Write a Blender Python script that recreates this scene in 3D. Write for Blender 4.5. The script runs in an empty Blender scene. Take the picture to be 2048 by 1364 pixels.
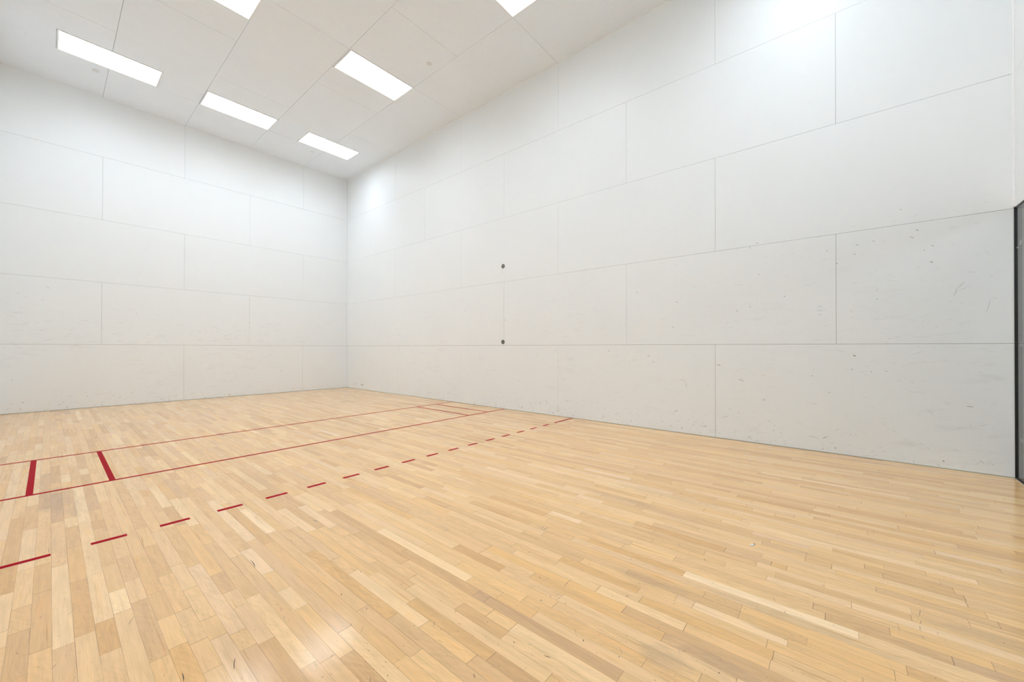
import bpy, bmesh, math, random
from mathutils import Vector, Matrix
FT = 0.3048
IN = 0.0254
sc = bpy.context.scene

# ---------------------------------------------------------------- camera
# court frame: front wall is y=0, right wall is x=0, court runs to -x and -y
F_PX, YAW, PITCH, ROLL = 777.75, 0.8719, 0.005, -0.0018
cam_d = bpy.data.cameras.new('camera')
cam_d.sensor_fit = 'HORIZONTAL'
cam_d.sensor_width = 36.0
cam_d.lens = F_PX / 2048 * 36.0
cam_d.shift_y = (691.78 - 682.0) / 2048
cam_d.clip_start = 0.02
cam = bpy.data.objects.new('camera', cam_d)
sc.collection.objects.link(cam)
_s, _c = math.sin(YAW), math.cos(YAW)
R0 = Vector((_c, -_s, 0)); F0 = Vector((_s, _c, 0)); U0 = Vector((0, 0, 1))
F1 = F0 * math.cos(PITCH) + U0 * math.sin(PITCH)
U1 = U0 * math.cos(PITCH) - F0 * math.sin(PITCH)
R2 = R0 * math.cos(ROLL) - U1 * math.sin(ROLL)
U2 = R0 * math.sin(ROLL) + U1 * math.cos(ROLL)
M = Matrix((R2, U2, -F1)).transposed().to_4x4()
M.translation = Vector((-18.285 * FT, -36.023 * FT, 3.8094 * FT))
cam.matrix_world = M
sc.camera = cam

# ---------------------------------------------------------------- light and exposure
w = bpy.data.worlds.new('world')
sc.world = w
w.use_nodes = True
w.node_tree.nodes['Background'].inputs[0].default_value = (0.6, 0.62, 0.65, 1)
w.node_tree.nodes['Background'].inputs[1].default_value = 0.02
LAMP = 16.2            # radiance of the ceiling light diffusers, straight down
HALL_FILL = 9.0  # radiance of the fill lamps added beyond the glass
LAMP_COL = (.89, 1.0, 1.115, 1.0)
vs = sc.view_settings
vs.view_transform = 'Standard'
vs.look = 'None'
vs.exposure = 0.0
vs.gamma = 1.0
vs.use_curve_mapping = False
sc.cycles.use_denoising = True
sc.cycles.max_bounces = 14
sc.cycles.diffuse_bounces = 10
sc.cycles.glossy_bounces = 6
sc.cycles.transmission_bounces = 10
sc.cycles.caustics_reflective = True
sc.cycles.sample_clamp_indirect = 6.0
sc.cycles.transparent_max_bounces = 16
sc.cycles.caustics_refractive = False
sc.cycles.blur_glossy = 0.3

W_COURT = 20.15      # feet, right wall to left wall
L_COURT = 40.0
H_CEIL = 19.796

# ---------------------------------------------------------------- helpers
def link(o, parent=None):
    sc.collection.objects.link(o)
    if parent is not None:
        o.parent = parent
    return o

def mesh_obj(name, verts, faces, mats, parent=None, fmat=None, loc=(0, 0, 0)):
    me = bpy.data.meshes.new(name)
    me.from_pydata(verts, [], faces)
    for m in mats:
        me.materials.append(m)
    if fmat:
        for p, i in zip(me.polygons, fmat):
            p.material_index = i
    me.update()
    o = bpy.data.objects.new(name, me)
    o.location = loc
    return link(o, parent)

def bm_obj(name, bm, mats, parent=None, loc=(0, 0, 0), smooth=False):
    me = bpy.data.meshes.new(name)
    bmesh.ops.recalc_face_normals(bm, faces=bm.faces)
    bm.to_mesh(me)
    bm.free()
    for m in mats:
        me.materials.append(m)
    if smooth:
        for p in me.polygons:
            p.use_smooth = True
    o = bpy.data.objects.new(name, me)
    o.location = loc
    return link(o, parent)

class Boxes:
    """collects boxes and flat marks into one mesh"""
    def __init__(s):
        s.v = []; s.f = []; s.m = []; s.att = []
    def box(s, x0, x1, y0, y1, z0, z1, mat=0):
        if x0 > x1: x0, x1 = x1, x0
        if y0 > y1: y0, y1 = y1, y0
        b = len(s.v)
        s.v += [(x0, y0, z0), (x1, y0, z0), (x1, y1, z0), (x0, y1, z0), (x0, y0, z1), (x1, y0, z1), (x1, y1, z1), (x0, y1, z1)]
        s.att += [0.0] * 8
        for q in ((0, 3, 2, 1), (4, 5, 6, 7), (0, 1, 5, 4), (1, 2, 6, 5), (2, 3, 7, 6), (3, 0, 4, 7)):
            s.f.append(tuple(b + i for i in q)); s.m.append(mat)
    def mark(s, p, q, w, dark, to3, mat=1, rnd=random):
        """tapered scuff from 2D p to q (metres on the surface), to3 maps 2D to 3D"""
        px, py = p; qx, qy = q
        dx, dy = qx - px, qy - py
        L = math.hypot(dx, dy)
        if L < w:
            L = max(L, 1e-6)
            ex, ey = (dx / L, dy / L) if L > 1e-5 else (1, 0)
            mx, my = (px + qx) / 2, (py + qy) / 2
            px, py, qx, qy = mx - ex * w * .5, my - ey * w * .5, mx + ex * w * .5, my + ey * w * .5
            dx, dy, L = qx - px, qy - py, w
        nx, ny = -dy / L, dx / L
        k = rnd.uniform(-.05, .05) * L
        left, right = [], []
        n = 5
        for i in range(n):
            t = i / (n - 1)
            ww = w * .5 * (math.sin(math.pi * (0.12 + 0.76 * t)) * rnd.uniform(.75, 1.1))
            bow = k * math.sin(math.pi * t)
            cx, cy = px + dx * t + nx * bow, py + dy * t + ny * bow
            left.append((cx + nx * ww, cy + ny * ww)); right.append((cx - nx * ww, cy - ny * ww))
        b = len(s.v)
        pts = left + right[::-1]
        s.v += [to3(a, c) for a, c in pts]
        s.att += [dark] * len(pts)
        s.f.append(tuple(range(b, b + len(pts)))); s.m.append(mat)
    def build(s, name, mats, parent=None, loc=(0, 0, 0)):
        o = mesh_obj(name, s.v, s.f, mats, parent, s.m, loc)
        at = o.data.attributes.new('dark', 'FLOAT', 'POINT')
        at.data.foreach_set('value', s.att)
        return o

def thing(name, label, cat, loc=(0, 0, 0), group=None):
    o = bpy.data.objects.new(name, None)
    o.empty_display_size = 0.1
    o.location = loc
    link(o)
    o['label'] = label; o['category'] = cat
    if group: o['group'] = group
    return o

def structure(o):
    o['kind'] = 'structure'
    return o

# node helper
class N:
    def __init__(s, name):
        s.mat = bpy.data.materials.new(name)
        s.mat.use_nodes = True
        s.t = s.mat.node_tree
        s.b = s.t.nodes['Principled BSDF']
    def n(s, typ, **kw):
        nd = s.t.nodes.new(typ)
        for k, v in kw.items():
            if k == 'ins':
                for a, b in v.items():
                    s.set(nd, a, b)
            else:
                setattr(nd, k, v)
        return nd
    def set(s, nd, key, val):
        i = nd.inputs[key]
        if isinstance(val, bpy.types.NodeSocket):
            s.t.links.new(val, i)
        else:
            i.default_value = val
    def m(s, op, a, b=None, c=None, clamp=False):
        nd = s.t.nodes.new('ShaderNodeMath'); nd.operation = op; nd.use_clamp = clamp
        s.set(nd, 0, a)
        if b is not None: s.set(nd, 1, b)
        if c is not None: s.set(nd, 2, c)
        return nd.outputs[0]
    def mix(s, fac, a, b, blend='MIX'):
        nd = s.t.nodes.new('ShaderNodeMix'); nd.data_type = 'RGBA'; nd.blend_type = blend
        s.set(nd, 0, fac); s.set(nd, 6, a); s.set(nd, 7, b)
        return nd.outputs[2]
    def noise(s, vec, scale, detail=2, rough=.5, dist=0.0):
        nd = s.t.nodes.new('ShaderNodeTexNoise')
        s.set(nd, 'Vector', vec); s.set(nd, 'Scale', scale); s.set(nd, 'Detail', detail)
        s.set(nd, 'Roughness', rough); s.set(nd, 'Distortion', dist)
        return nd.outputs['Fac']
    def vec(s, x, y, z):
        nd = s.t.nodes.new('ShaderNodeCombineXYZ')
        s.set(nd, 0, x); s.set(nd, 1, y); s.set(nd, 2, z)
        return nd.outputs[0]
    def sep(s, v):
        nd = s.t.nodes.new('ShaderNodeSeparateXYZ'); s.set(nd, 0, v)
        return nd.outputs
    def smooth(s, x, a, b, lo=0.0, hi=1.0):
        nd = s.t.nodes.new('ShaderNodeMapRange'); nd.interpolation_type = 'SMOOTHSTEP'
        s.set(nd, 0, x); s.set(nd, 1, a); s.set(nd, 2, b); s.set(nd, 3, lo); s.set(nd, 4, hi)
        return nd.outputs[0]
    def attr(s, name, out='Fac'):
        nd = s.t.nodes.new('ShaderNodeAttribute'); nd.attribute_name = name
        return nd.outputs[out]
    def pos(s):
        return s.t.nodes.new('ShaderNodeNewGeometry').outputs['Position']
    def out(s, **kw):
        for k, v in kw.items():
            s.set(s.b, k.replace('_', ' '), v)
        return s.mat
    def bump(s, h, strength, dist):
        nd = s.t.nodes.new('ShaderNodeBump')
        s.set(nd, 'Height', h); s.set(nd, 'Strength', strength); s.set(nd, 'Distance', dist)
        s.t.links.new(nd.outputs[0], s.b.inputs['Normal'])

def rgb(*c): return (c[0], c[1], c[2], 1.0)
def srgb(r, g, b):
    f = lambda u: (u / 255 / 12.92) if u / 255 <= .04045 else ((u / 255 + .055) / 1.055) ** 2.4
    return (f(r), f(g), f(b), 1.0)

def flat_mat(name, col, rough=.5, metal=0.0, spec=.5, mott=.05, scale=40):
    k = N(name)
    f = k.noise(k.pos(), scale, 3)
    v = k.m('MULTIPLY_ADD', f, mott * 2, 1 - mott)
    c = k.mix(1.0, col, k.vec(v, v, v), 'MULTIPLY')
    return k.out(Base_Color=c, Roughness=rough, Metallic=metal, Specular_IOR_Level=spec)

# ---------------------------------------------------------------- materials
def wall_mat():
    k = N('white_wall_panel')
    p = k.pos()
    x, y, z = k.sep(p)
    n1 = k.noise(p, 1.3, 3, .6)
    n2 = k.noise(p, 14, 3, .6)
    # ball marks and hand dirt: soft horizontal smears on the lower two rows of panels
    pm = k.vec(k.m('MULTIPLY', x, 1.6), k.m('MULTIPLY', y, 1.6), k.m('MULTIPLY', z, 6.0))
    n3 = k.noise(pm, 2.2, 5, .7, .6)
    n4 = k.noise(p, .9, 2)
    low = k.smooth(z, 2.6, 1.2)
    sm = k.m('MULTIPLY', k.m('MULTIPLY', k.smooth(n3, .52, .72), k.smooth(n4, .4, .62)), low)
    v = k.m('MULTIPLY_ADD', n1, .035, .965)
    v = k.m('MULTIPLY', v, k.m('MULTIPLY_ADD', n2, .02, .98))
    v = k.m('MULTIPLY', v, k.m('MULTIPLY_ADD', sm, -.07, 1.0))
    c = k.mix(1.0, WALL_COL, k.vec(v, v, v), 'MULTIPLY')
    k.bump(k.noise(p, 3.0, 3, .5), .25, .004)
    r = k.m('MULTIPLY_ADD', k.smooth(z, 3.2, 1.4), .12, .42)
    return k.out(Base_Color=c, Roughness=r, Specular_IOR_Level=.29)

def scuff_mat(name, light, dark, rough=.6):
    k = N(name)
    c = k.mix(k.attr('dark'), light, dark)
    return k.out(Base_Color=c, Roughness=rough, Specular_IOR_Level=.3)

WALL_COL = rgb(.868, .900, .914)
CEIL_COL = rgb(.85, .91, .975)
M_wall = wall_mat()
M_joint = flat_mat('panel_joint_filler', srgb(104, 105, 103), .8)
M_wscuff = scuff_mat('wall_scuff', rgb(.74, .74, .72), rgb(.06, .06, .055))
M_fscuff = scuff_mat('floor_scuff', rgb(.62, .43, .24), rgb(.02, .012, .008))

def ceil_mat():
    k = N('white_ceiling_panel')
    p = k.pos()
    v = k.m('MULTIPLY_ADD', k.noise(p, 2.0, 4, .6), .05, .955)
    v = k.m('MULTIPLY', v, k.m('MULTIPLY_ADD', k.noise(p, 45, 2), .05, .975))
    spots = k.smooth(k.noise(p, 5.0, 2), .74, .80)
    v = k.m('MULTIPLY', v, k.m('MULTIPLY_ADD', spots, -.06, 1.0))
    c = k.mix(1.0, CEIL_COL, k.vec(v, v, v), 'MULTIPLY')
    return k.out(Base_Color=c, Roughness=.5, Specular_IOR_Level=.3)
M_ceil = ceil_mat()

def floor_mat():
    k = N('maple_strip_floor')
    tone = k.attr('tone'); hue = k.attr('hue'); seed = k.attr('seed')
    u, v, L = k.sep(k.attr('uvl', 'Vector'))
    WP = PITCH_IN * IN
    p = k.pos()
    # grain, its own on every strip
    g1 = k.noise(k.vec(k.m('MULTIPLY_ADD', u, 260, k.m('MULTIPLY', seed, 97)), k.m('MULTIPLY', v, 9), seed), 1.0, 3, .6)
    warp = k.noise(k.vec(k.m('MULTIPLY', seed, 53), k.m('MULTIPLY', v, 4.0), k.m('MULTIPLY', u, 22)), 1.0, 2)
    ring = k.m('SINE', k.m('MULTIPLY_ADD', u, 330, k.m('MULTIPLY_ADD', warp, 34, k.m('MULTIPLY', seed, 40))))
    g2 = k.noise(k.vec(k.m('MULTIPLY_ADD', u, 40, k.m('MULTIPLY', seed, 31)), k.m('MULTIPLY', v, 3.5), k.m('MULTIPLY', seed, 3)), 1.0, 3, .6)
    curl = k.noise(k.vec(k.m('MULTIPLY', seed, 71), k.m('MULTIPLY_ADD', v, 30, k.m('MULTIPLY', u, 60)), k.m('MULTIPLY', u, 34)), 1.0, 3, .6)
    ringy = k.smooth(k.m('FRACT', k.m('MULTIPLY', seed, 7.31)), .62, .95)
    curly = k.smooth(k.m('FRACT', k.m('MULTIPLY', seed, 3.77)), .25, .9)
    lum = k.m('MULTIPLY_ADD', k.m('SUBTRACT', g1, .5), .26, 1.0)
    lum = k.m('ADD', lum, k.m('MULTIPLY', k.m('MULTIPLY', ring, .035), ringy))
    lum = k.m('ADD', lum, k.m('MULTIPLY', k.m('SUBTRACT', g2, .5), .38))
    lum = k.m('ADD', lum, k.m('MULTIPLY', k.m('MULTIPLY', k.m('SUBTRACT', curl, .5), .30), curly))
    ramp = k.n('ShaderNodeValToRGB', ins={'Fac': k.m('MULTIPLY_ADD', tone, .47, .5)})
    e = ramp.color_ramp.elements
    e[0].position = 0.0; e[0].color = FL_DARK
    e[1].position = 1.0; e[1].color = FL_PALE
    m = ramp.color_ramp.elements.new(.5); m.color = FL_MID
    col = ramp.outputs[0]
    col = k.mix(k.m('MULTIPLY', k.m('MAXIMUM', hue, 0.0), .8), col, k.mix(1.0, col, rgb(1.02, .95, .78), 'MULTIPLY'))
    col = k.mix(k.m('MULTIPLY', k.m('MAXIMUM', k.m('MULTIPLY', hue, -1.0), 0.0), .8), col, k.mix(1.0, col, rgb(.95, .97, 1.12), 'MULTIPLY'))
    # warm heart-wood clouds inside strips
    cl = k.smooth(g2, .58, .76)
    col = k.mix(k.m('MULTIPLY', cl, .45), col, k.mix(1.0, col, rgb(.93, .78, .55), 'MULTIPLY'))
    col = k.mix(1.0, col, k.vec(lum, lum, lum), 'MULTIPLY')
    # brown mineral streaks and heart-wood edges
    st = k.noise(k.vec(k.m('MULTIPLY_ADD', u, 75, k.m('MULTIPLY', seed, 17)), k.m('MULTIPLY', v, 1.9), k.m('MULTIPLY', seed, 5)), 1.0, 4, .65, .5)
    st = k.m('MULTIPLY', k.smooth(st, .56, .74), k.smooth(k.m('FRACT', k.m('MULTIPLY', seed, 5.13)), .12, .8))
    col = k.mix(k.m('MULTIPLY', st, .8), col, k.mix(1.0, col, rgb(.74, .60, .46), 'MULTIPLY'))
    # wear: grey traffic dirt worn into the finish
    d1 = k.noise(k.vec(k.m('MULTIPLY', k.sep(p)[0], 2.4), k.m('MULTIPLY', k.sep(p)[1], .9), 0.0), 1.0, 5, .65, .4)
    dirt = k.m('MULTIPLY', k.smooth(d1, .56, .74), .20)
    col = k.mix(dirt, col, rgb(.46, .34, .22))
    for (a, d, ra, rd, st) in STAINS:
        dx = k.m('DIVIDE', k.m('SUBTRACT', k.sep(p)[0], -a * IN), ra * IN)
        dy = k.m('DIVIDE', k.m('SUBTRACT', k.sep(p)[1], -d * IN), rd * IN)
        r2 = k.m('ADD', k.m('MULTIPLY', dx, dx), k.m('MULTIPLY', dy, dy))
        nn = k.noise(k.vec(k.m('MULTIPLY', k.sep(p)[0], 26), k.m('MULTIPLY', k.sep(p)[1], 4), 0.0), 1.0, 5, .75)
        f = k.m('MULTIPLY', k.smooth(k.m('ADD', r2, k.m('MULTIPLY', k.m('SUBTRACT', nn, .5), 4.2)), 1.0, .1), st * .6)
        col = k.mix(f, col, rgb(.30, .23, .16))
    # fine black flecks and pin dents
    fl = k.noise(p, 95, 1)
    fl2 = k.noise(p, 2.0, 2)
    fl = k.m('MULTIPLY', k.smooth(fl, .73, .79), k.smooth(fl2, .34, .56))
    col = k.mix(k.m('MULTIPLY', fl, .65), col, rgb(.12, .07, .035))
    # joints between strips
    du = k.m('MINIMUM', u, k.m('SUBTRACT', WP, u))
    dv = k.m('MINIMUM', v, k.m('SUBTRACT', L, v))
    jn = k.noise(k.vec(k.m('MULTIPLY', seed, 19), k.m('MULTIPLY', v, 2.2), 0.0), 1.0, 2)
    su = k.m('MULTIPLY', k.smooth(du, .0010, .0004), k.smooth(jn, .35, .7, .22, .95))
    sv = k.m('MULTIPLY', k.smooth(dv, .0013, .0005), k.smooth(k.m('FRACT', k.m('MULTIPLY', seed, 11.7)), .1, .8, .25, 1.0))
    col = k.mix(k.m('MULTIPLY', k.m('MAXIMUM', su, sv), .92), col, rgb(.11, .06, .03))
    rg = k.m('MULTIPLY_ADD', k.noise(p, 6.0, 3), .10, .09)
    hb = k.m('MULTIPLY_ADD', k.m('MAXIMUM', su, sv), -1.0, k.m('MULTIPLY', k.noise(p, 5.0, 2), .1))
    k.bump(hb, .12, .0008)
    return k.out(Base_Color=col, Roughness=rg, Specular_IOR_Level=.42)

PH_IN, PITCH_IN = 99.03, 2.262
FL_MID = rgb(.81, .515, .25)
FL_DARK = rgb(.50, .270, .115)
FL_PALE = rgb(.97, .725, .43)
STAINS = [(217.5, 252, 4.5, 17, .42), (214.5, 266, 2.5, 9, .3), (160.9, 412, 2.6, 5, .5), (157, 419, 2.5, 7, .35), (144, 405, 2.5, 9, .3),
          (139, 424, 2.0, 14, .35), (124, 452, 2.5, 10, .35), (96, 392, 2.4, 17, .3), (108, 380, 2.5, 12, .22)]
M_floor = floor_mat()
M_red = flat_mat('red_line_paint', rgb(.37, .001, .012), .45, spec=.02, mott=.10)
M_frame = flat_mat('white_enamel_frame', rgb(.84, .86, .88), .35)
M_darkgap = flat_mat('dark_gap', rgb(.05, .05, .048), .7)
M_seal = flat_mat('black_seal', rgb(.012, .012, .013), .45)
M_steel = flat_mat('dull_steel', rgb(.36, .36, .35), .38, 0.85)
M_socket = flat_mat('dark_rubber_ring', rgb(.055, .055, .05), .5)
M_disc = flat_mat('off_white_enamel_disc', rgb(.76, .77, .78), .45)
M_hall = flat_mat('grey_hallway_paint', rgb(.12, .12, .12), .8)
M_hallfloor = flat_mat('dark_hallway_carpet', rgb(.045, .045, .045), .9)
M_trim = flat_mat('white_corner_bead', rgb(.92, .93, .94), .35)
M_alu = flat_mat('aluminium_threshold', rgb(.50, .47, .42), .35, .7)
M_paper = flat_mat('white_paper', rgb(.85, .83, .78), .7)

k = N('lit_diffuser')
# prismatic lens: throws most of its light downwards
_g = k.t.nodes.new('ShaderNodeNewGeometry')
_dot = k.n('ShaderNodeVectorMath', operation='DOT_PRODUCT', ins={0: _g.outputs['Incoming'], 1: _g.outputs['Normal']})
_lob = k.m('MULTIPLY_ADD', k.m('ABSOLUTE', _dot.outputs['Value']), LAMP * .88, LAMP * .12)
M_diff = k.out(Base_Color=rgb(.9, .9, .9), Roughness=.5, Emission_Color=LAMP_COL, Emission_Strength=_lob)
k = N('clear_tempered_glass')
# thin clear sheet: mirror reflection by Fresnel, the rest passes straight through
_tr = k.n('ShaderNodeBsdfTransparent', ins={'Color': k.mix(k.noise(k.pos(), 2.0, 2), rgb(.95, .98, .965), rgb(.955, .982, .968))})
_gl = k.n('ShaderNodeBsdfGlossy', ins={'Color': rgb(1, 1, 1), 'Roughness': .0})
_gg = k.t.nodes.new('ShaderNodeNewGeometry')
_gd = k.m('ABSOLUTE', k.n('ShaderNodeVectorMath', operation='DOT_PRODUCT', ins={0: _gg.outputs['Incoming'], 1: _gg.outputs['Normal']}).outputs['Value'])
_mx = k.n('ShaderNodeMixShader', ins={0: k.m('MULTIPLY_ADD', k.m('POWER', k.m('SUBTRACT', 1.0, _gd), 5.0), .93, .04)})
k.t.links.new(_tr.outputs[0], _mx.inputs[1]); k.t.links.new(_gl.outputs[0], _mx.inputs[2])
k.t.links.new(_mx.outputs[0], k.t.nodes['Material Output'].inputs['Surface'])
M_glass = k.mat

# ---------------------------------------------------------------- walls
GAP = 0.0030
TH = 0.010
rows = [(0.0, 3.967), (3.967, 7.949), (7.949, 11.944), (11.944, 15.975), (15.975, H_CEIL)]

def panel_wall(name, axis, length, joints_even, joints_odd, origin, sign, z_from=0.0, scuffs=(), seed=1, rnd_marks=None):
    """axis 'x': wall runs along -x at y=origin; axis 'y': runs along -y at x=origin.
    sign: direction of the wall body away from the court"""
    B = Boxes()
    def put(a0, a1, z0, z1, t0, t1, mat):
        if axis == 'x': B.box(-a0, -a1, origin + sign * t0, origin + sign * t1, z0, z1, mat)
        else: B.box(origin + sign * t0, origin + sign * t1, -a0, -a1, z0, z1, mat)
    for r, (z0, z1) in enumerate(rows):
        if z1 <= z_from: continue
        js = [0.0] + list(joints_even if r % 2 == 0 else joints_odd) + [length]
        for a0, a1 in zip(js[:-1], js[1:]):
            g0 = .0012 if a0 == 0 else GAP * .42
            g1 = 0 if a1 == length else GAP * .42
            h0 = .006 if z0 == 0 else GAP / 2
            h1 = 0 if r == 4 else GAP / 2
            put(a0 * FT + g0, a1 * FT - g1, max(z0, z_from) * FT + h0, z1 * FT - h1, 0, TH, 0)
    put(0, length * FT, z_from * FT, H_CEIL * FT, TH, TH + .03, 1)
    rnd = random.Random(seed)
    e = .0004
    if axis == 'x': to3 = lambda a, h: (-a, origin - sign * e, h)
    else: to3 = lambda a, h: (origin - sign * e, -a, h)
    for (a0, h0, a1, h1, wd, dk) in scuffs:
        B.mark((a0 * IN, h0 * IN), (a1 * IN, h1 * IN), wd * .0009, dk * .85, to3, 2, rnd)
    if rnd_marks: rnd_marks(B, to3, rnd)
    return structure(B.build(name, [M_wall, M_joint, M_wscuff]))

def marks_right(B, to3, rnd):
    # low band of ball scuffs above the floor
    for i in range(520):
        a = rnd.choice([rnd.uniform(6, 39.5), rnd.gauss(20, 3.5), rnd.gauss(13, 2.5), rnd.gauss(31, 4)])
        if not 4 < a < 39.6: continue
        h = abs(rnd.gauss(0, .42)) + .06
        L = rnd.uniform(.01, .05); an = rnd.uniform(-1.2, 1.2)
        B.mark((a * FT, h * FT), (a * FT + L * math.cos(an), h * FT + L * math.sin(an)), rnd.uniform(.002, .006), rnd.uniform(.06, .30), to3, 2, rnd)
    for i in range(330):
        a = 40 - abs(rnd.gauss(0, 8)); h = rnd.uniform(.3, 8.3)
        if not 10 < a < 39.6: continue
        L = rnd.uniform(.008, .05); an = rnd.gauss(-.1, .5)
        B.mark((a * FT, h * FT), (a * FT + L * math.cos(an), h * FT + L * math.sin(an)), rnd.uniform(.0015, .004), rnd.uniform(.04, .20), to3, 2, rnd)
    for i in range(34):     # long faint ball smears
        a = rnd.uniform(27, 39.4); h = rnd.uniform(.4, 6.5)
        L = rnd.uniform(.05, .16); an = rnd.gauss(0, .25)
        B.mark((a * FT, h * FT), (a * FT + L * math.cos(an), h * FT + L * math.sin(an)), rnd.uniform(.002, .005), rnd.uniform(.02, .06), to3, 2, rnd)

def marks_front(B, to3, rnd):
    for i in range(170):
        a = rnd.uniform(.3, 19.8); h = abs(rnd.gauss(0, .5)) + .06
        L = rnd.uniform(.01, .05); an = rnd.uniform(-1.2, 1.2)
        B.mark((a * FT, h * FT), (a * FT + L * math.cos(an), h * FT + L * math.sin(an)), rnd.uniform(.003, .008), rnd.uniform(.06, .3), to3, 2, rnd)
    for i in range(260):
        a = rnd.uniform(.3, 19.8); h = rnd.gauss(4.4, 1.1)
        if h < 1: continue
        L = rnd.uniform(.04, .14); an = rnd.gauss(0, .3)
        B.mark((a * FT, h * FT), (a * FT + L * math.cos(an), h * FT + L * math.sin(an)), rnd.uniform(.003, .007), rnd.uniform(.015, .045), to3, 2, rnd)

W_SCUFFS = [(455.6,92.6,456.4,92.0,9.0,0.6),(454.0,90.1,455.1,89.3,9.0,0.45),(437.9,89.8,438.7,89.1,8.0,0.5),(437.0,85.9,437.9,85.6,8.0,0.5),(459.7,85.6,460.5,85.3,8.0,0.5),(457.7,84.2,458.1,84.1,9.0,0.6),(459.3,79.4,460.2,79.0,18.0,0.35),(412.8,70.0,413.4,69.6,9.0,0.7),(393.7,64.8,393.7,63.8,8.0,0.6),(399.0,66.1,399.5,65.5,8.0,0.5),(436.9,42.8,437.8,42.4,14.0,0.75),(384.5,37.4,386.4,36.8,9.0,0.7),(394.5,30.3,395.4,30.0,9.0,0.8),(395.5,30.0,396.4,29.5,8.0,0.6),(404.5,21.3,405.2,20.9,12.0,0.7),(442.2,36.2,442.7,36.0,10.0,0.6),(446.7,36.5,447.4,36.4,8.0,0.5),(436.1,36.9,437.0,36.7,8.0,0.45),(468.5,24.3,470.4,24.2,6.0,0.75),(426.6,6.0,428.3,7.1,9.0,0.6),(430.8,2.7,431.3,2.4,12.0,0.85),(462.5,3.0,463.0,2.8,13.0,0.85),(363.6,10.9,365.3,12.1,9.0,0.7),(366.4,28.6,368.2,28.9,7.0,0.3),(368.2,28.9,369.4,27.7,7.0,0.35),(369.4,27.7,370.0,24.8,6.0,0.35),(377.9,5.3,379.9,4.9,14.0,0.18),(386.7,10.4,390.1,12.0,6.0,0.3),(465.5,65.5,466.3,68.4,12.0,0.05),(466.3,68.4,468.2,70.7,12.0,0.05),(473.5,59.1,474.4,63.8,4.0,0.35),(402.6,81.5,403.1,80.9,8.0,0.5),(399.2,95.2,399.3,94.1,7.0,0.6),(431.5,82.7,431.9,82.3,10.0,0.7),(444.2,66.3,444.7,65.8,8.0,0.4),(425.1,64.7,426.7,64.3,6.0,0.3),(424.8,62.4,426.9,62.5,6.0,0.3),(425.1,60.9,426.7,60.5,6.0,0.3),(398.6,2.7,399.1,2.3,10.0,0.7),(442.9,90.5,443.9,89.8,8.0,0.35),(451.0,101.7,451.8,101.2,8.0,0.45),(401.8,96.7,402.8,96.2,9.0,0.4),(428.0,88.8,428.7,88.3,8.0,0.35),(422.8,33.6,423.6,33.4,9.0,0.35),(428.5,26.7,429.6,26.4,9.0,0.3),(421.8,6.2,425.0,6.1,8.0,0.25),(393.9,14.0,394.6,13.8,8.0,0.5),(367.2,2.8,367.8,2.4,9.0,0.7),(342.3,78.2,343.1,77.6,9.0,0.6),(364.2,71.0,365.6,70.4,8.0,0.5),(362.4,57.5,363.3,57.0,9.0,0.6),(348.7,41.6,350.3,41.1,9.0,0.6),(351.6,38.2,352.8,37.7,8.0,0.5),(324.4,44.0,325.6,43.7,9.0,0.5),(31.5,5.3,38.0,4.8,26.0,0.8),(19.7,5.9,23.4,5.2,18.0,0.5),(240.8,67.1,241.5,66.0,14.0,0.5),(320.8,4.1,321.5,2.9,12.0,0.5),(208.0,1.7,209.2,0.5,16.0,0.55),(277.1,57.7,277.9,56.7,8.0,0.35),(254.3,22.1,255.2,21.6,10.0,0.45),(298.6,81.2,299.1,80.8,7.0,0.35),(236.2,104.6,240.7,100.8,5.0,0.3),(240.7,100.8,241.2,47.7,4.0,0.3),(196.4,76.5,197.8,76.0,8.0,0.3),(273.1,8.4,274.0,7.1,12.0,0.4),(278.6,9.8,279.3,7.8,12.0,0.4),(264.4,7.4,265.7,5.3,12.0,0.3),(283.7,2.2,285.0,1.4,14.0,0.6),(256.4,3.2,258.3,2.6,16.0,0.35),(338.6,3.3,339.4,2.4,12.0,0.4)]
F_SCUFFS = [(236.0,23.2,235.5,22.7,12.0,0.6),(231.3,7.2,230.7,7.5,14.0,0.8),(211.2,2.1,210.5,1.5,12.0,0.7),(193.6,1.0,192.9,1.5,10.0,0.6),(225.4,0.6,225.1,0.3,10.0,0.6),(183.9,6.2,183.1,6.6,12.0,0.5),(159.1,2.8,158.5,2.3,12.0,0.7),(154.4,1.6,153.7,0.9,10.0,0.6),(129.9,1.4,129.2,1.0,11.0,0.6),(112.7,1.8,111.1,2.0,14.0,0.8),(72.1,-1.4,70.2,-1.4,14.0,0.7),(106.6,19.5,105.8,18.8,10.0,0.4),(111.2,16.2,110.4,15.6,10.0,0.4),(68.3,22.8,67.5,21.4,10.0,0.5),(57.4,3.8,56.8,3.1,12.0,0.5),(221.5,89.3,219.1,87.4,8.0,0.25),(174.8,72.6,173.7,73.4,8.0,0.3),(223.3,79.4,221.6,79.0,8.0,0.2),(233.8,83.3,232.7,82.5,8.0,0.25),(137.0,114.4,135.3,114.1,8.0,0.2),(173.1,106.0,172.7,105.5,8.0,0.4),(186.0,84.0,185.4,83.6,8.0,0.3)]
panel_wall('wall_right', 'y', L_COURT, [8.10, 16.05, 24.03, 31.985], [4.11, 12.05, 20.0, 28.0, 35.95], 0.0, 1, 0.0, W_SCUFFS, 3, marks_right)
panel_wall('wall_front', 'x', W_COURT, [3.97, 12.06], [8.01, 16.14], 0.0, 1, 0.0, F_SCUFFS, 4, marks_front)
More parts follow.
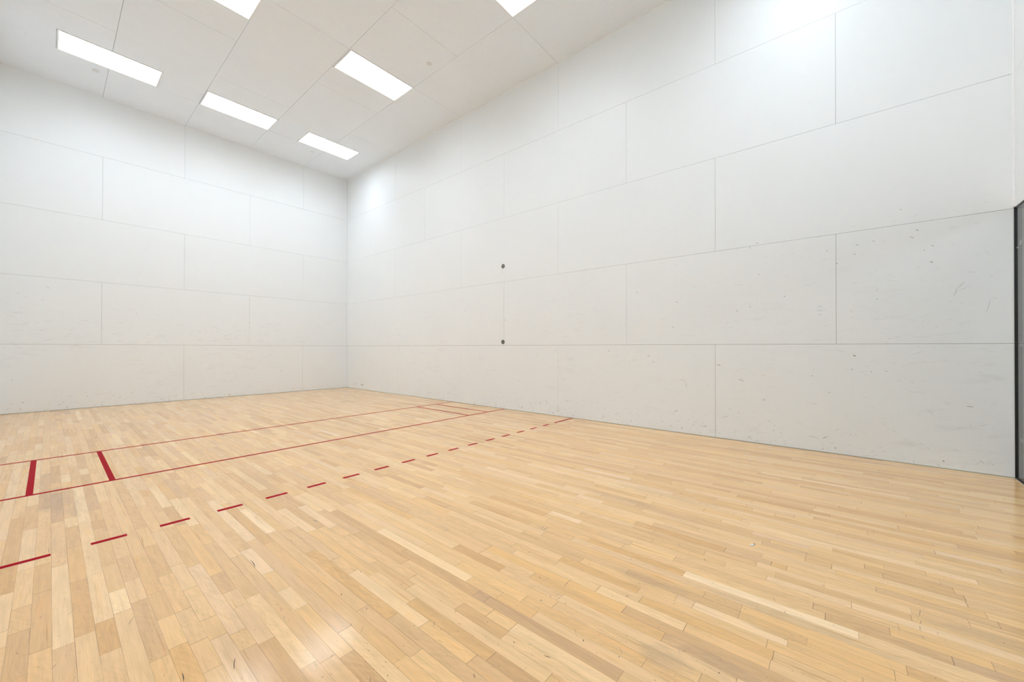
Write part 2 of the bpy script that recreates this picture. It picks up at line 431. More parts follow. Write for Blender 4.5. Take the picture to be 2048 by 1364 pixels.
panel_wall('wall_left', 'y', L_COURT, [8, 16, 24, 32], [4, 12, 20, 28, 36], -W_COURT * FT, -1, 0.0, (), 5)
panel_wall('wall_back', 'x', W_COURT, [8, 16], [4, 12], -L_COURT * FT, -1, 7.98, (), 6)

# ---------------------------------------------------------------- ceiling with openings for the lights
LIGHTS = [(1.98, 3.97), (8.0, 3.9), (14.09, 3.97), (3.94, 14.0), (12.05, 14.0), (3.92, 23.94), (12.0, 24.0), (2.0, 34.0), (8.0, 34.0), (14.0, 34.0)]
LW, LD = 4.03, 2.03
def subtract(rect, holes):
    out = [rect]
    for h in holes:
        nxt = []
        for r in out:
            a0, a1, d0, d1 = r
            b0, b1, e0, e1 = h
            if b1 <= a0 or b0 >= a1 or e1 <= d0 or e0 >= d1:
                nxt.append(r); continue
            if b0 > a0: nxt.append((a0, b0, d0, d1))
            if b1 < a1: nxt.append((b1, a1, d0, d1))
            m0, m1 = max(a0, b0), min(a1, b1)
            if e0 > d0: nxt.append((m0, m1, d0, e0))
            if e1 < d1: nxt.append((m0, m1, e1, d1))
        out = nxt
    return out
B = Boxes()
zc = H_CEIL * FT
g = .0042 / 2 / FT
o_ = .012
holes = [(a - o_, a + LW + o_, d - o_, d + LD + o_) for a, d in LIGHTS]
cols = [(0, 3.95, 0), (3.95, 8.03, 1), (8.03, 12.06, 0), (12.06, 16.16, 1), (16.16, W_COURT, 0)]
for a0, a1, par in cols:
    js = [0, 8.0, 16.0, 23.98, 32.0, 40.0] if par == 0 else [0, 3.95, 12.0, 20.0, 28.0, 36.0, 40.0]
    if a0 == 0: js = [0, 8.02, 16.0, 23.98, 32.0, 40.0]
    for d0, d1 in zip(js[:-1], js[1:]):
        for (p0, p1, q0, q1) in subtract((a0 + (g if a0 else 0), a1 - g, d0 + (g if d0 else 0), d1 - g), holes):
            B.box(-p0 * FT, -p1 * FT, -q0 * FT, -q1 * FT, zc, zc + .014, 0)
for (p0, p1, q0, q1) in subtract((0, W_COURT, 0, L_COURT), holes):
    B.box(-p0 * FT, -p1 * FT, -q0 * FT, -q1 * FT, zc + .014, zc + .04, 1)
ceiling = structure(B.build('ceiling', [M_ceil, M_joint]))

# ---------------------------------------------------------------- floor: every strip of maple with its own tone and grain
PLANKS = [(50,281.4,317.5,0.35,0),(50,317.5,338.3,0.45,0.2),(50,338.3,348.4,-0.4,0.8),(50,348.4,None,0,-0.4),(50,None,281.4,0.6,0),(49,None,315.0,-0.2,0),(49,315.0,None,0.8,0.3),(48,325.7,335.7,0.15,0),(48,335.7,355.8,-0.3,-0.3),(48,355.8,None,0.05,0.3),(47,None,314.7,-0.05,0),(47,314.7,None,-0.15,0.4),(51,None,298.5,-0.3,0),(51,298.5,318.4,-0.15,0.6),(51,318.4,None,-0.35,0.6),(52,276.0,307.5,0,-0.4),(52,None,276.0,-0.45,-1),(52,307.5,None,0.45,0),(53,304.1,318.4,-0.25,0.4),(53,318.4,None,-0.25,0.2),(54,304.4,None,0.1,0),(55,300.7,314.2,-0.4,0.8),(55,314.2,329.5,0.3,0),(55,329.5,334.9,0.3,0),(55,334.9,None,-0.05,0),(55,None,264.3,0.1,0),(55,264.3,None,-0.3,0.3),(54,None,254.4,0.3,0),(54,254.4,None,-0.25,0),(53,None,260.6,-0.45,-0.3),(53,260.6,304.1,0,0),(49,None,272.1,-0.4,-0.6),(49,272.1,282.7,-0.2,0),(49,282.7,289.5,-0.35,0.4),(49,289.5,None,0,0),(44,302.5,None,-0.2,0.2),(45,303.0,None,0.1,-0.2),(45,None,303.0,0,0),(44,None,323.5,-0.2,0.1),(44,323.5,None,0.2,-0.7),(43,None,336.1,0.05,0.7),(43,336.1,344.8,-0.3,-0.2),(40,None,316.6,-0.1,0),(40,316.6,329.6,-0.2,-0.2),(40,329.6,343.7,0.4,-0.6),(40,343.7,351.9,0,0),(40,351.9,359.8,0.4,0),(40,359.8,None,0.1,0.5),(38,None,330.3,-0.35,0.3),(38,330.3,None,-0.1,0.3),(37,303.5,324.9,0.75,0),(37,324.9,None,-0.05,0),(45,None,338.0,0.2,0),(45,338.0,None,0.1,0),(43,None,351.2,-0.1,0),(43,351.2,363.9,0.1,-0.7),(45,None,357.2,0,0),(45,357.2,None,0.2,-0.7),(44,None,363.4,0,0),(44,363.4,None,-0.3,-0.4),(46,None,364.1,0,0),(46,364.1,None,0.1,0.1),(47,345.0,354.7,0.3,0.8),(47,354.7,None,-0.15,0.9),(47,None,345.0,-0.2,0.2),(30,323.9,357.2,-0.4,0.2),(30,357.2,380.5,-0.45,-0.1),(30,380.5,383.3,-0.5,-1),(30,383.3,408.9,-0.5,-0.7),(29,344.0,376.3,0.65,0.3),(29,376.3,None,0,0.3),(37,None,361.3,0.2,0),(37,361.3,None,-0.1,-0.3),(36,None,374.0,-0.25,0.7),(36,374.0,None,-0.2,-0.5),(35,None,379.7,0.45,0.2),(35,379.7,None,0.1,0.5),(39,None,370.8,-0.1,-0.6),(39,370.8,None,0.25,0),(32,None,367.1,-0.05,0),(32,367.1,None,0.15,0.2),(26,364.7,378.9,-0.45,0.6),(26,378.9,393.1,-0.05,-0.3),(25,None,370.9,0,0),(25,370.9,385.0,0,-0.1),(25,385.0,None,-0.2,0.6),(23,None,376.5,-0.1,-0.3),(23,376.5,None,0.2,0.3),(21,None,386.0,0.1,0),(21,386.0,None,-0.25,0.8),(20,None,389.8,-0.25,-0.2),(20,389.8,None,0.1,0.5),(13,370.7,380.4,0.65,0),(16,386.6,None,-0.3,0.8),(23,None,363.0,-0.1,-0.1),(28,None,388.3,0.15,0.8),(28,388.3,None,-0.1,0.4),(32,None,380.8,0.1,0),(32,380.8,391.5,-0.35,0.2),(34,None,392.8,-0.3,0.4),(34,392.8,None,-0.5,-0.3),(31,391.3,None,0.4,0),(33,None,401.4,0.2,0),(22,None,404.6,0.1,0),(22,404.6,None,-0.15,0.8),(23,397.2,412.9,0.45,0.4),(23,412.9,None,0.05,0.3),(25,404.1,None,-0.35,-0.6),(19,399.1,419.1,-0.35,0),(19,419.1,None,0,0.8),(16,408.2,434.6,0.95,-0.1),(16,434.6,None,0.3,0.2),(16,None,408.2,0,0),(14,None,428.7,-0.15,-0.2),(14,428.7,None,0.05,0.8),(12,None,433.9,0.3,-0.2),(12,433.9,None,-0.05,-0.7),(19,None,428.4,-0.2,0.4),(19,428.4,None,0.1,0.8),(20,None,426.1,0.5,-0.1),(20,426.1,None,-0.1,0.4),(13,None,439.7,0.05,0),(13,439.7,None,0.0,0.3),(11,None,441.6,-0.25,0),(11,441.6,None,0,0.2),(9,None,448.8,0,0.1),(9,448.8,None,0.1,0.2),(8,None,452.5,-0.25,-0.2),(8,452.5,None,-0.15,0.4),(15,None,445.0,-0.4,-0.1),(15,445.0,None,-0.35,-1),(18,None,439.6,0.1,0.8),(6,None,449.7,0.2,0),(6,449.7,None,-0.1,0),(1,None,453.0,0.4,0),(1,453.0,None,-0.05,0.2),(0,None,444.8,0.15,0),(-4,None,448.7,0.05,0.2),(-7,None,453.2,0.1,-0.1),(-7,453.2,None,-0.4,0.1),(-3,None,457.7,-0.25,0.3),(-11,None,457.6,-0.35,0.3),(-11,457.6,None,0.25,0),(-14,464.6,None,-0.4,0.4),(2,None,445.7,-0.1,0.3),(-8,430.3,None,-0.25,0.6),(9,421.2,423.9,-0.2,0.6),(8,423.9,None,-0.35,0),(7,None,431.7,0.05,-0.3),(7,431.7,None,0.05,0.7),(4,436.3,None,-0.25,0.5),(6,None,426.6,0.05,0.2),(5,None,418.4,0.1,0),(12,418.4,None,0.35,-0.2),(-9,None,426.5,-0.2,0.1),(10,None,392.0,0.1,-0.3),(11,None,409.3,-0.2,0.1),(9,None,412.4,-0.35,0.6),(14,408.4,None,-0.35,-0.1)]
SCUFFS = [(217.2,331.5,216.3,330.2,2.0,0.8),(220.2,329.3,220.0,328.6,2.5,0.9),(218.6,337.4,217.9,338.2,1.5,0.5),(210.8,342.7,209.9,340.6,3.0,0.8),(214.0,347.8,213.6,347.8,3.0,0.9),(222.3,345.4,221.3,345.1,3.0,0.4),(219.0,344.4,218.6,344.3,2.0,0.6),(219.1,346.7,218.5,345.8,3.0,0.7),(222.4,337.9,222.2,338.8,2.5,0.7),(217.6,324.5,217.0,324.6,1.5,0.5),(214.4,330.3,214.1,329.8,2.0,0.5),(207.2,361.6,207.4,363.6,3.5,0.9),(201.6,364.2,202.3,366.5,4.5,0.8),(207.8,349.4,207.3,350.0,1.5,0.6),(203.4,348.3,202.7,347.1,2.0,0.5),(200.0,361.8,199.8,361.3,2.0,0.6),(202.2,369.3,202.0,368.9,2.0,0.6),(193.1,357.1,193.3,358.4,2.5,0.7),(195.3,367.3,194.7,367.0,2.0,0.6),(195.1,350.6,194.3,349.8,1.5,0.5),(193.5,359.8,193.7,360.7,2.0,0.6),(209.7,355.0,209.5,355.1,6.0,0.8),(191.4,335.4,191.7,339.3,5.0,0.85),(191.4,343.0,189.8,344.1,2.0,0.6),(194.4,308.4,192.7,313.1,2.0,0.5),(183.1,311.1,181.8,310.0,2.5,0.6),(179.1,318.2,178.2,317.2,2.5,0.6),(186.4,290.2,186.0,292.5,3.0,0.6),(195.3,336.2,194.8,335.9,2.5,0.6),(196.6,322.0,195.9,322.0,3.0,0.4),(182.3,321.7,181.6,322.2,2.5,0.6),(188.1,322.4,187.8,323.3,2.5,0.5),(217.5,307.4,217.0,305.1,2.5,0.7),(216.8,292.9,215.9,291.5,2.0,0.6),(203.8,278.4,203.2,278.3,6.0,0.85),(219.2,294.9,219.2,297.9,2.5,0.8),(213.7,320.8,211.5,322.3,1.5,0.4),(195.0,377.4,194.6,377.3,3.0,0.8),(192.6,374.8,192.0,374.5,3.0,0.6),(187.2,373.6,186.0,372.4,2.0,0.7),(183.3,368.6,183.6,369.2,4.0,0.8),(191.0,383.2,190.5,382.5,3.0,0.7),(178.6,381.3,177.8,380.6,2.5,0.8),(178.3,382.9,178.2,382.6,3.0,0.8),(180.8,378.7,180.4,378.8,2.5,0.8),(184.6,362.0,184.3,361.4,5.0,0.8),(187.3,370.8,187.0,370.3,3.0,0.8),(189.0,384.2,188.7,384.0,5.0,0.7),(187.7,381.6,187.7,381.9,5.0,0.8),(180.0,384.1,180.0,385.2,2.0,0.7),(175.8,367.6,175.0,367.4,2.5,0.7),(156.6,356.6,154.2,357.1,2.5,0.9),(159.1,350.0,157.7,349.5,2.5,0.7),(181.8,340.1,181.2,342.6,1.5,0.4),(173.8,337.8,172.9,337.7,2.5,0.6),(174.0,339.9,172.4,340.1,2.0,0.5),(178.2,357.0,178.4,358.0,3.0,0.7),(175.4,357.5,175.0,357.4,5.0,0.8),(176.6,359.3,176.4,359.3,4.0,0.7),(180.9,393.0,181.3,393.7,3.5,0.8),(172.7,393.4,172.9,393.8,4.5,0.9),(171.9,398.6,171.6,399.7,4.0,0.95),(164.1,399.2,165.4,400.5,1.8,0.6),(165.3,401.5,165.7,401.8,5.0,0.9),(174.1,381.5,173.7,381.3,3.5,0.7),(174.9,392.1,174.5,392.0,2.5,0.6),(161.7,390.8,162.1,391.1,5.0,0.85),(159.7,394.6,159.8,394.9,7.0,0.9),(160.2,391.8,159.5,391.3,2.5,0.8),(175.6,384.0,175.4,384.3,6.0,0.8),(166.4,404.3,166.5,404.5,5.0,0.7),(162.8,403.0,162.9,403.1,5.0,0.8),(156.0,392.0,152.8,391.7,3.0,0.8),(156.1,386.3,156.6,386.9,4.0,0.7),(161.5,381.8,161.3,382.2,6.0,0.6),(146.1,391.8,145.5,392.0,4.0,0.6),(150.2,378.8,149.9,379.6,7.0,0.5),(151.0,402.2,150.3,402.5,4.5,0.8),(163.0,406.4,164.1,407.5,2.0,0.6),(164.9,407.2,164.9,407.4,8.0,0.95),(158.6,419.2,158.5,419.4,9.0,0.95),(158.4,418.1,158.4,418.2,6.0,0.6),(157.2,413.3,158.7,414.0,2.0,0.35),(158.3,416.2,158.4,416.4,4.0,0.6),(109.6,390.3,107.8,390.5,4.0,0.6),(127.7,409.7,128.5,410.4,5.0,0.7),(130.3,396.4,129.9,397.1,3.0,0.6),(124.8,403.4,125.4,404.2,4.0,0.6),(99.9,412.7,99.8,413.6,7.0,0.7),(114.3,390.8,112.0,390.9,3.0,0.5),(145.5,402.4,145.4,402.7,7.0,0.7),(123.2,396.7,121.3,397.4,2.5,0.7),(136.9,424.9,137.4,425.2,4.5,0.8),(133.7,423.0,134.8,423.4,2.5,0.7),(123.0,429.8,123.4,430.0,7.0,0.9),(135.9,431.4,135.8,431.7,7.0,0.6),(131.6,434.5,137.0,436.1,1.2,0.35),(139.6,437.3,143.6,438.7,1.2,0.4),(85.0,430.7,106.5,435.7,1.2,0.35),(95.9,428.3,96.2,428.6,7.0,0.6),(121.0,443.1,123.5,442.7,3.0,0.6),(126.2,442.5,125.0,442.8,3.0,0.6),(126.9,442.4,128.4,442.3,4.0,0.3),(129.8,442.3,130.6,442.5,4.0,0.45),(111.3,445.8,113.4,446.4,1.5,0.5),(117.8,442.8,117.9,442.9,5.0,0.7),(118.2,438.8,118.2,438.9,7.0,0.8),(120.8,445.8,120.7,445.9,5.0,0.7),(124.0,451.7,123.7,451.9,5.0,0.8),(76.0,448.2,74.7,448.8,4.0,0.6),(78.8,446.7,79.3,447.4,3.0,0.6),(73.0,446.2,74.1,446.2,6.0,0.6),(117.9,442.7,117.6,443.0,3.0,0.6),(138.8,372.4,138.2,372.9,10.0,0.4),(139.2,373.6,138.0,373.7,9.0,0.5),(139.3,374.6,137.9,374.5,9.0,0.5),(139.5,375.4,137.5,375.6,9.0,0.6),(174.3,324.5,174.0,325.2,9.0,0.35),(174.3,325.6,174.0,327.6,12.0,0.55),(217.1,255.7,215.3,256.6,8.0,0.3),(216.3,258.8,215.2,257.2,4.0,0.4)]
rnd = random.Random(11)
V = []; Fc = []; MI = []; tone = []; hue = []; seedv = []; uvl = []; dark = []
def strip(a0, a1, d0, d1, t, h):
    s = rnd.random() * 10
    b = len(V)
    A0, A1 = max(a0, 0.0), min(a1, W_COURT * 12)
    for a, d in ((A0, d0), (A1, d0), (A1, d1), (A0, d1)):
        V.append((-a * IN, -d * IN, 0.0))
        uvl.append(((a - a0) * IN, (d - d0) * IN, (d1 - d0) * IN))
        tone.append(t); hue.append(h); seedv.append(s); dark.append(0)
    Fc.append((b, b + 3, b + 2, b + 1)) ; MI.append(0)
DEND = L_COURT * 12
k0 = int(math.floor((0 - PH_IN) / PITCH_IN)); k1 = int(math.ceil((W_COURT * 12 - PH_IN) / PITCH_IN))
def rand_len():
    return min(60, max(8, rnd.lognormvariate(math.log(22), .5)))
def rand_tone():
    t = rnd.gauss(-.02, .16)
    if rnd.random() < .05: t = rnd.uniform(.25, .5)
    if rnd.random() < .05: t = rnd.uniform(-.5, -.25)
    return max(-.8, min(.9, t)), max(-1, min(1, rnd.gauss(.05, .35)))
for kk in range(k0, k1):
    a0 = PH_IN + kk * PITCH_IN; a1 = a0 + PITCH_IN
    fixed = []
    for (c, s, e, t, h) in PLANKS:
        if c != kk: continue
        full = s is not None and e is not None
        if s is None: s = e - rand_len()
        elif e is None: e = s + rand_len()
        fixed.append([s, e, t, h, full])
    whole = [q for q in fixed if q[4]]
    for q in fixed:                      # boards known at one end only give way to fully known ones
        if q[4]: continue
        for wq in whole:
            if q[0] < wq[1] and q[1] > wq[0]:
                if (q[0] + q[1]) < (wq[0] + wq[1]): q[1] = wq[0]
                else: q[0] = wq[1]
    fixed = [q for q in fixed if q[1] - q[0] > 1.0]
    fixed.sort(key=lambda q: (q[0] + q[1]))
    clean = []
    for q in fixed:
        if clean and q[0] < clean[-1][1]:
            q[0] = clean[-1][1]
        if q[1] - q[0] > 1.0: clean.append(q)
    pos = -rnd.uniform(0, 20)
    out = []
    for q in clean + [None]:
        lim = q[0] if q else DEND
        while pos < lim - .01:
            e = pos + rand_len()
            if lim - e < 5: e = lim
            out.append((pos, e) + rand_tone()); pos = e
        if q:
            out.append((q[0], q[1], q[2], q[3])); pos = q[1]
    for (s, e, t, h) in out:
        e2 = min(e, DEND); s2 = max(s, 0)
        if e2 - s2 > .05: strip(a0, a1, s2, e2, t, h)
nplank = len(Fc)
# underside slab of the floor
B = Boxes(); B.v = V; B.f = Fc; B.m = MI; B.att = dark
to3 = lambda a, d: (-a, -d, .00025)
for (a0, d0, a1, d1, wd, dk) in SCUFFS:
    if math.hypot(a1 - a0, d1 - d0) * 25.4 < wd * 2.2: wd *= .6
    B.mark((a0 * IN, d0 * IN), (a1 * IN, d1 * IN), wd * .00085, dk, to3, 1, rnd)
for i in range(4200):
    a = rnd.uniform(.3, 19.9); d = 40 - abs(rnd.gauss(0, 11))
    if not .4 < d < 39.7: continue
    L = rnd.choice([.003, .004, .006, .01, .018]) * rnd.uniform(.6, 1.4); an = rnd.uniform(0, math.pi)
    if L > .009 and rnd.random() < .5: continue
    B.mark((a * FT, d * FT), (a * FT + L * math.cos(an), d * FT + L * math.sin(an)), rnd.uniform(.001, .0026), rnd.uniform(.2, .85), to3, 1, rnd)
nb = len(V)
B.box(0, -W_COURT * FT, 0, -L_COURT * FT, -.05, -.004, 0)
n = len(V)
tone += [0.0] * (n - len(tone)); hue += [0.0] * (n - len(hue)); seedv += [0.0] * (n - len(seedv)); uvl += [(.02, .5, 1.0)] * (n - len(uvl))
floor = structure(B.build('floor', [M_floor, M_fscuff]))
for nm, arr in (('tone', tone), ('hue', hue), ('seed', seedv)):
    at = floor.data.attributes.new(nm, 'FLOAT', 'POINT'); at.data.foreach_set('value', arr)
at = floor.data.attributes.new('uvl', 'FLOAT_VECTOR', 'POINT')
at.data.foreach_set('vector', [c for q in uvl for c in q])

# painted court lines, parts of the floor
def line(name, p0, p1, width, label=None):
    (a0, d0), (a1, d1) = p0, p1
    dx, dy = a1 - a0, d1 - d0
    L = math.hypot(dx, dy); nx, ny = -dy / L * width / 2, dx / L * width / 2
    q = [(a0 + nx, d0 + ny), (a1 + nx, d1 + ny), (a1 - nx, d1 - ny), (a0 - nx, d0 - ny)]
    z0, z1 = .0001, .0005
    vs_ = [(-a * FT, -d * FT, z0) for a, d in q] + [(-a * FT, -d * FT, z1) for a, d in q]
    bm = bmesh.new()
    bv = [bm.verts.new(p) for p in vs_]
    for f in ((0, 1, 2, 3), (4, 5, 6, 7), (0, 1, 5, 4), (1, 2, 6, 5), (2, 3, 7, 6), (3, 0, 4, 7)):
        bm.faces.new([bv[i] for i in f])
    o = bm_obj(name, bm, [M_red], floor)
    if label: o['label'] = label
    return o
LWD = 1.5 / 12
line('service_line', (0.02, 15.20), (W_COURT - .02, 15.34), LWD, 'thin red service line, the far one of the two unbroken lines')
line('short_line', (0.02, 20.06), (W_COURT - .02, 20.12), LWD, 'thin red short line, the near one of the two unbroken lines')
line('service_box_line', (1.52, 15.27), (1.52, 20.0), LWD, 'red service box line nearest the right wall')
line('drive_serve_line', (3.04, 15.28), (3.04, 20.0), LWD, 'red line beside the right service box')
line('drive_serve_line', (17.10, 15.38), (17.10, 20.05), LWD, 'broad red line at left, the right one of two')
line('service_box_line', (18.60, 15.38), (18.60, 20.05), LWD, 'broad red line at left, the left one of two')
RD = 24.95
line('receiving_line_end', (0.02, RD), (1.75, RD), LWD, 'longer red dash touching the right wall')
for i in range(16):
    line('receiving_line_dash', ((27 + 12 * i) / 12, RD), ((33 + 12 * i) / 12, RD), LWD, 'red dash of the broken receiving line')
line('receiving_line_end', (18.25, RD), (W_COURT - .02, RD), LWD, 'longer red dash at the left edge of the floor')

# ---------------------------------------------------------------- thin base and corner strips
def slab(name, x0, x1, y0, y1, z0, z1, mat, parent=None):
    B = Boxes(); B.box(x0, x1, y0, y1, z0, z1, 0)
    return B.build(name, [mat], parent)
M_base = flat_mat('grey_sealant', srgb(165, 170, 163), .6)
structure(slab('baseboard_right', -.0015, .004, 0, -L_COURT * FT, 0.0005, .008, M_base))
structure(slab('baseboard_front', 0, -W_COURT * FT, -.0015, .004, 0.0005, .008, M_base))
structure(slab('baseboard_left', -W_COURT * FT + .0015, -W_COURT * FT - .004, 0, -L_COURT * FT, 0.0005, .008, M_base))
# white angle bead under the ceiling on the right wall and in the back corner above the glass
structure(slab('trim_1', -.012, -.0005, -.01, -L_COURT * FT + .01, zc - .012, zc - .0005, M_trim))
structure(slab('trim_2', -.014, -.0005, -L_COURT * FT + .014, -L_COURT * FT + .0005, 8.0 * FT, zc - .013, M_trim))

# ---------------------------------------------------------------- ceiling lights
def ring_bm(w, d, b, z0, z1):
    bm = bmesh.new()
    o = [(0, 0), (w, 0), (w, d), (0, d)]
    i = [(b, b), (w - b, b), (w - b, d - b), (b, d - b)]
    vo0 = [bm.verts.new((-x, -y, z0)) for x, y in o]; vi0 = [bm.verts.new((-x, -y, z0)) for x, y in i]
    vo1 = [bm.verts.new((-x, -y, z1)) for x, y in o]; vi1 = [bm.verts.new((-x, -y, z1)) for x, y in i]
    for j in range(4):
        q = (j + 1) % 4
        bm.faces.new((vo0[j], vo0[q], vi0[q], vi0[j]))
        bm.faces.new((vo1[j], vo1[q], vi1[q], vi1[j]))
        bm.faces.new((vo0[j], vo0[q], vo1[q], vo1[j]))
        bm.faces.new((vi0[j], vi0[q], vi1[q], vi1[j]))
    return bm
def box_bm(x0, x1, y0, y1, z0, z1, bevel=0):
    bm = bmesh.new()
    bmesh.ops.create_cube(bm, size=1)
    for v in bm.verts:
        v.co = Vector(((x0 + x1) / 2 + v.co.x * (x1 - x0), (y0 + y1) / 2 + v.co.y * (y1 - y0), (z0 + z1) / 2 + v.co.z * (z1 - z0)))
    if bevel:
        bmesh.ops.bevel(bm, geom=bm.edges[:], offset=bevel, segments=2, affect='EDGES')
    return bm
LL = ['lit rectangular ceiling light in the far right corner, nearest where the two walls meet',
      'lit rectangular ceiling light by the front wall, between two others of its row',
      'lit rectangular ceiling light at upper left, at the far left of the front row',
      'lit rectangular ceiling light in the second row, wholly in view near the middle',
      'lit rectangular ceiling light cut by the top edge of the photo, left one',
      'lit ceiling light cut by the top edge, only a corner seen near the right wall',
      'lit rectangular ceiling light in the third row, over the left half of the court',
      'lit rectangular ceiling light in the back row, closest to the right wall',
      'lit rectangular ceiling light in the back row, the middle of three',
      'lit rectangular ceiling light in the back row, closest to the left wall']
w_, d_ = LW * FT, LD * FT
bw = .022
fr_me = ds_me = hs_me = None
for i, (a, d) in enumerate(LIGHTS):
    t = thing('ceiling_light', LL[i], 'ceiling light', (-a * FT, -d * FT, zc), 'rectangular lights in the court ceiling')
    if i == 0:
        fr = bm_obj('frame', ring_bm(w_, d_, bw, -.006, .012), [M_frame], t)
        ds = bm_obj('diffuser', box_bm(-w_ + bw, -bw, -d_ + bw, -bw, .001, .006), [M_diff], t)
        hs = bm_obj('housing', box_bm(-w_ + .004, -.004, -d_ + .004, -.004, .0125, .09), [M_frame], t)
        protos = [fr, ds, hs]
    else:
        for pch in protos:
            c = pch.copy(); link(c, t)

# ---------------------------------------------------------------- sprinkler covers
def lathe(bm, prof, n=40):
    rings = []
    for r, z in prof:
        if r < 1e-6: rings.append([bm.verts.new((0, 0, z))])
        else: rings.append([bm.verts.new((r * math.cos(2 * math.pi * j / n), r * math.sin(2 * math.pi * j / n), z)) for j in range(n)])
    for A, Bq in zip(rings[:-1], rings[1:]):
        for j in range(n):
            q = (j + 1) % n
            if len(A) == 1: bm.faces.new((A[0], Bq[j], Bq[q]))
            elif len(Bq) == 1: bm.faces.new((A[j], A[q], Bq[0]))
            else: bm.faces.new((A[j], A[q], Bq[q], Bq[j]))
    return bm
SPR = [(16.64, 3.13, 'flat round sprinkler cover on the ceiling, below the longest light at upper left'),
       (4.6, 18.4, 'flat round sprinkler cover on the ceiling, between the middle light and the right wall'),
       (4.54, 3.13, 'flat round sprinkler cover on the ceiling, beside the light nearest the far corner')]
sp = None
for a, d, lab in SPR:
    t = thing('sprinkler_cover', lab, 'sprinkler cover', (-a * FT, -d * FT, zc), 'sprinkler covers in the court ceiling')
    if sp is None:
        R = .043
        sp = [bm_obj('disc', lathe(bmesh.new(), [(0, -.0065), (R * .9, -.0062), (R, -.005), (R, -.0035), (R * .95, -.003), (0, -.003)]), [M_disc], t, smooth=False),
              bm_obj('collar', lathe(bmesh.new(), [(R * .80, -.003), (R * .80, -.0002), (R * .6, -.0002)]), [M_darkgap], t)]
    else:
        for pch in sp: link(pch.copy(), t)

# ---------------------------------------------------------------- round net sockets on the right wall
SK = [(19.92, 8.925, 'dark round wall socket on the right wall, the upper of two above the short line'),
      (19.92, 4.175, 'dark round wall socket on the right wall, the lower of two above the short line')]
sk = None
for d, h, lab in SK:
    t = thing('wall_socket', lab, 'wall anchor', (0, -d * FT, h * FT), 'round sockets in the right wall')
    if sk is None:
        rot = Matrix.Rotation(-math.pi / 2, 4, 'Y')      # lathe axis z -> -x, into the court
        def turned(prof):
            bm = lathe(bmesh.new(), prof)
            bmesh.ops.transform(bm, matrix=rot, verts=bm.verts)
            return bm
        sk = [bm_obj('ring', turned([(.040, .0006), (.040, .005), (.037, .008), (.027, .008), (.025, .006), (.025, .0006)]), [M_socket], t, smooth=True),
              bm_obj('cup', turned([(.025, .003), (.022, .006), (.012, .005), (.010, .0015)]), [M_steel], t, smooth=True),
              bm_obj('bolt_hole', turned([(.011, .0022), (.009, .0026), (0, .0026)]), [M_seal], t, smooth=True)]
    else:
        for pch in sk: link(pch.copy(), t)

# ---------------------------------------------------------------- scrap on the floor
t = thing('paper_scrap', 'tiny torn white scrap with a dark edge lying on the bare floor at right', 'scrap', (-9.4986 * FT, -34.744 * FT, .0006))
bm = bmesh.new()
pts = [(-.020, .000), (-.014, .008), (-.004, .010), (.006, .007), (.010, -.002), (.002, -.009), (-.010, -.007)]
lo = [bm.verts.new((x * 1.0, y * 1.0, 0)) for x, y in pts]
hi = [bm.verts.new((x * .9, y * .9, .003 + .004 * abs(math.sin(9 * x + 3)))) for x, y in pts]
bm.faces.new(lo); bm.faces.new(hi)
for j in range(len(pts)):
    q = (j + 1) % len(pts); bm.faces.new((lo[j], lo[q], hi[q], hi[j]))
o = bm_obj('torn_paper', bm, [M_paper], t)
o.rotation_euler = (0, 0, -.55)
bm = bmesh.new()
lathe(bm, [(0, 0), (.003, .0), (.0038, .0015), (.0026, .0028), (0, .003)], 12)
for v in bm.verts: v.co.x *= 1.8
o = bm_obj('dark_crumb', bm, [M_seal], t, smooth=True)
o.location = (.0135, -.003, 0); o.rotation_euler = (0, 0, -.9)
o['label'] = 'dark crumb'

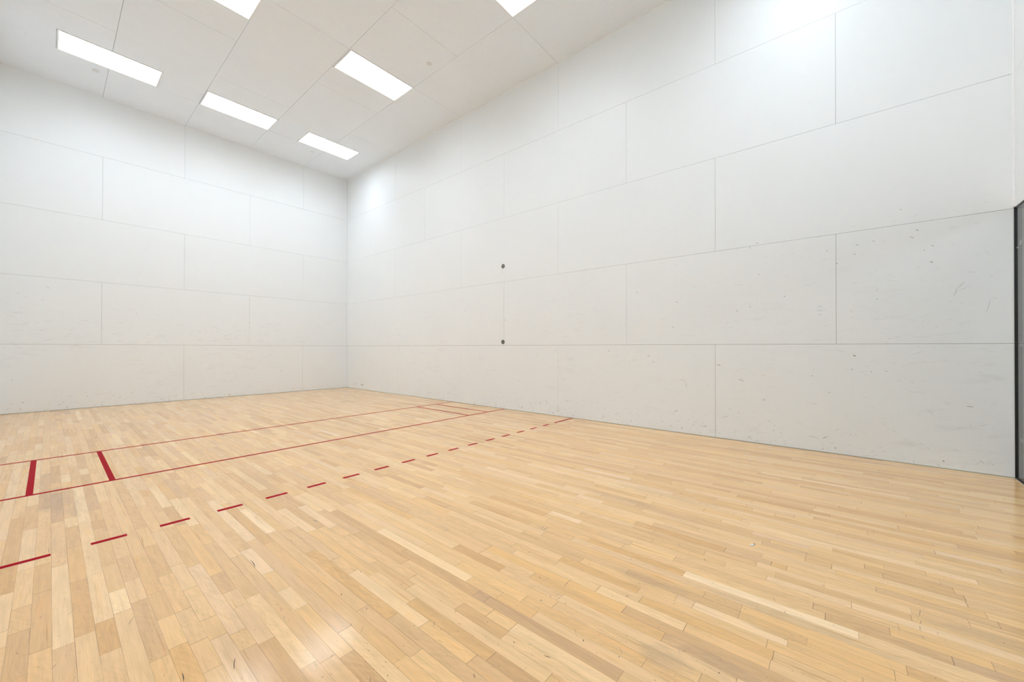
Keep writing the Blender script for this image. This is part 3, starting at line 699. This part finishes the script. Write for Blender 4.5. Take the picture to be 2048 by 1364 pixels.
# ---------------------------------------------------------------- glass back wall, eight feet high
yb = -L_COURT * FT
GH = 7.97 * FT
GT = .0127
segs = [(0.03, 5.0), (5.02, 8.3), (8.32, 11.32), (11.34, 15.7), (15.72, W_COURT - .03)]
for i, (a0, a1) in enumerate(segs):
    isdoor = (i == 2)
    r = bpy.data.objects.new('door_1' if isdoor else 'window_%d' % (i + 1 if i < 2 else i), None)
    r.location = (-a0 * FT, yb, 0); link(r); structure(r)
    wd = (a1 - a0) * FT
    bm_obj('pane', box_bm(-wd, 0, -.004 - GT, -.004, .0125, GH - .012, .001), [M_glass], r)
    bm_obj('bottom_channel', box_bm(-wd, 0, -.030, .004, .001, .012, .001), [M_seal], r)
    bm_obj('head_channel', box_bm(-wd, 0, -.030, -.0005, GH - .0115, GH + .001), [M_seal], r)
    if isdoor:
        bm = bmesh.new()
        bmesh.ops.create_cone(bm, segments=24, radius1=.04, radius2=.04, depth=.012, cap_ends=True)
        bmesh.ops.rotate(bm, cent=(0, 0, 0), matrix=Matrix.Rotation(math.pi / 2, 3, 'X'), verts=bm.verts)
        bmesh.ops.translate(bm, vec=(-wd + .08, .003, 1.0), verts=bm.verts)
        bm_obj('handle', bm, [M_steel], r, smooth=False)
    else:
        for px in (.05, wd - .05):
            for pz in (.35, 1.2, 2.1):
                bm = bmesh.new()
                bmesh.ops.create_cone(bm, segments=20, radius1=.022, radius2=.022, depth=.006, cap_ends=True)
                bmesh.ops.rotate(bm, cent=(0, 0, 0), matrix=Matrix.Rotation(math.pi / 2, 3, 'X'), verts=bm.verts)
                bmesh.ops.translate(bm, vec=(-px, -GT - .0072, pz), verts=bm.verts)
                bm_obj('bolt_plate', bm, [M_steel], r)
# black seal standing in the corner between the panelled wall and the glass, and the wooden sill strip
structure(slab('trim_3', -.0085, -.0002, yb - .02, yb + .0055, .0005, GH, M_seal))
M_sill = flat_mat('pale_wood_edge', rgb(.62, .47, .33), .4)
structure(slab('trim_4', -.014, -W_COURT * FT + .01, yb + .0062, yb + .020, .0006, .003, M_sill))

# hallway beyond the glass
hx0, hx1 = .4, -W_COURT * FT - .4
hy0, hy1 = yb - .05, yb - 2.6
structure(slab('floor_hallway', hx0, hx1, yb - .031, hy1, -.05, .0, M_hallfloor))
structure(slab('wall_hallway', hx0, hx1, hy1 - .05, hy1, .0, 2.9, M_hall))
structure(slab('wall_hallway_right', hx0 + .05, hx0, yb - .05, hy1, .0, 2.9, M_hall))
structure(slab('wall_hallway_left', hx1 - .05, hx1, yb - .05, hy1, .0, 2.9, M_hall))
structure(slab('ceiling_hallway', hx0, hx1, yb - .05, hy1, 2.9, 2.95, M_hall))

# two unseen fill lamps, added to brighten the court through the glass
M_hfill = N('hallway_fill_diffuser').out(Base_Color=rgb(.9, .9, .9), Emission_Color=LAMP_COL, Emission_Strength=HALL_FILL)
hl = None
for a, lab in ((5.0, 'added fill light in the hallway beyond the glass, toward the right wall'), (14.5, 'added fill light in the hallway beyond the glass, toward the left wall')):
    t = thing('hallway_fill_light', lab, 'ceiling light', (-a * FT, yb - 1.3, 2.9), 'added fill lights in the hallway')
    if hl is None:
        hl = [bm_obj('frame', box_bm(-.62, .62, -.33, .33, -.03, -.0005, .004), [M_frame], t),
              bm_obj('diffuser', box_bm(-.59, .59, -.30, .30, -.0345, -.0305), [M_hfill], t)]
    else:
        for pch in hl: link(pch.copy(), t)
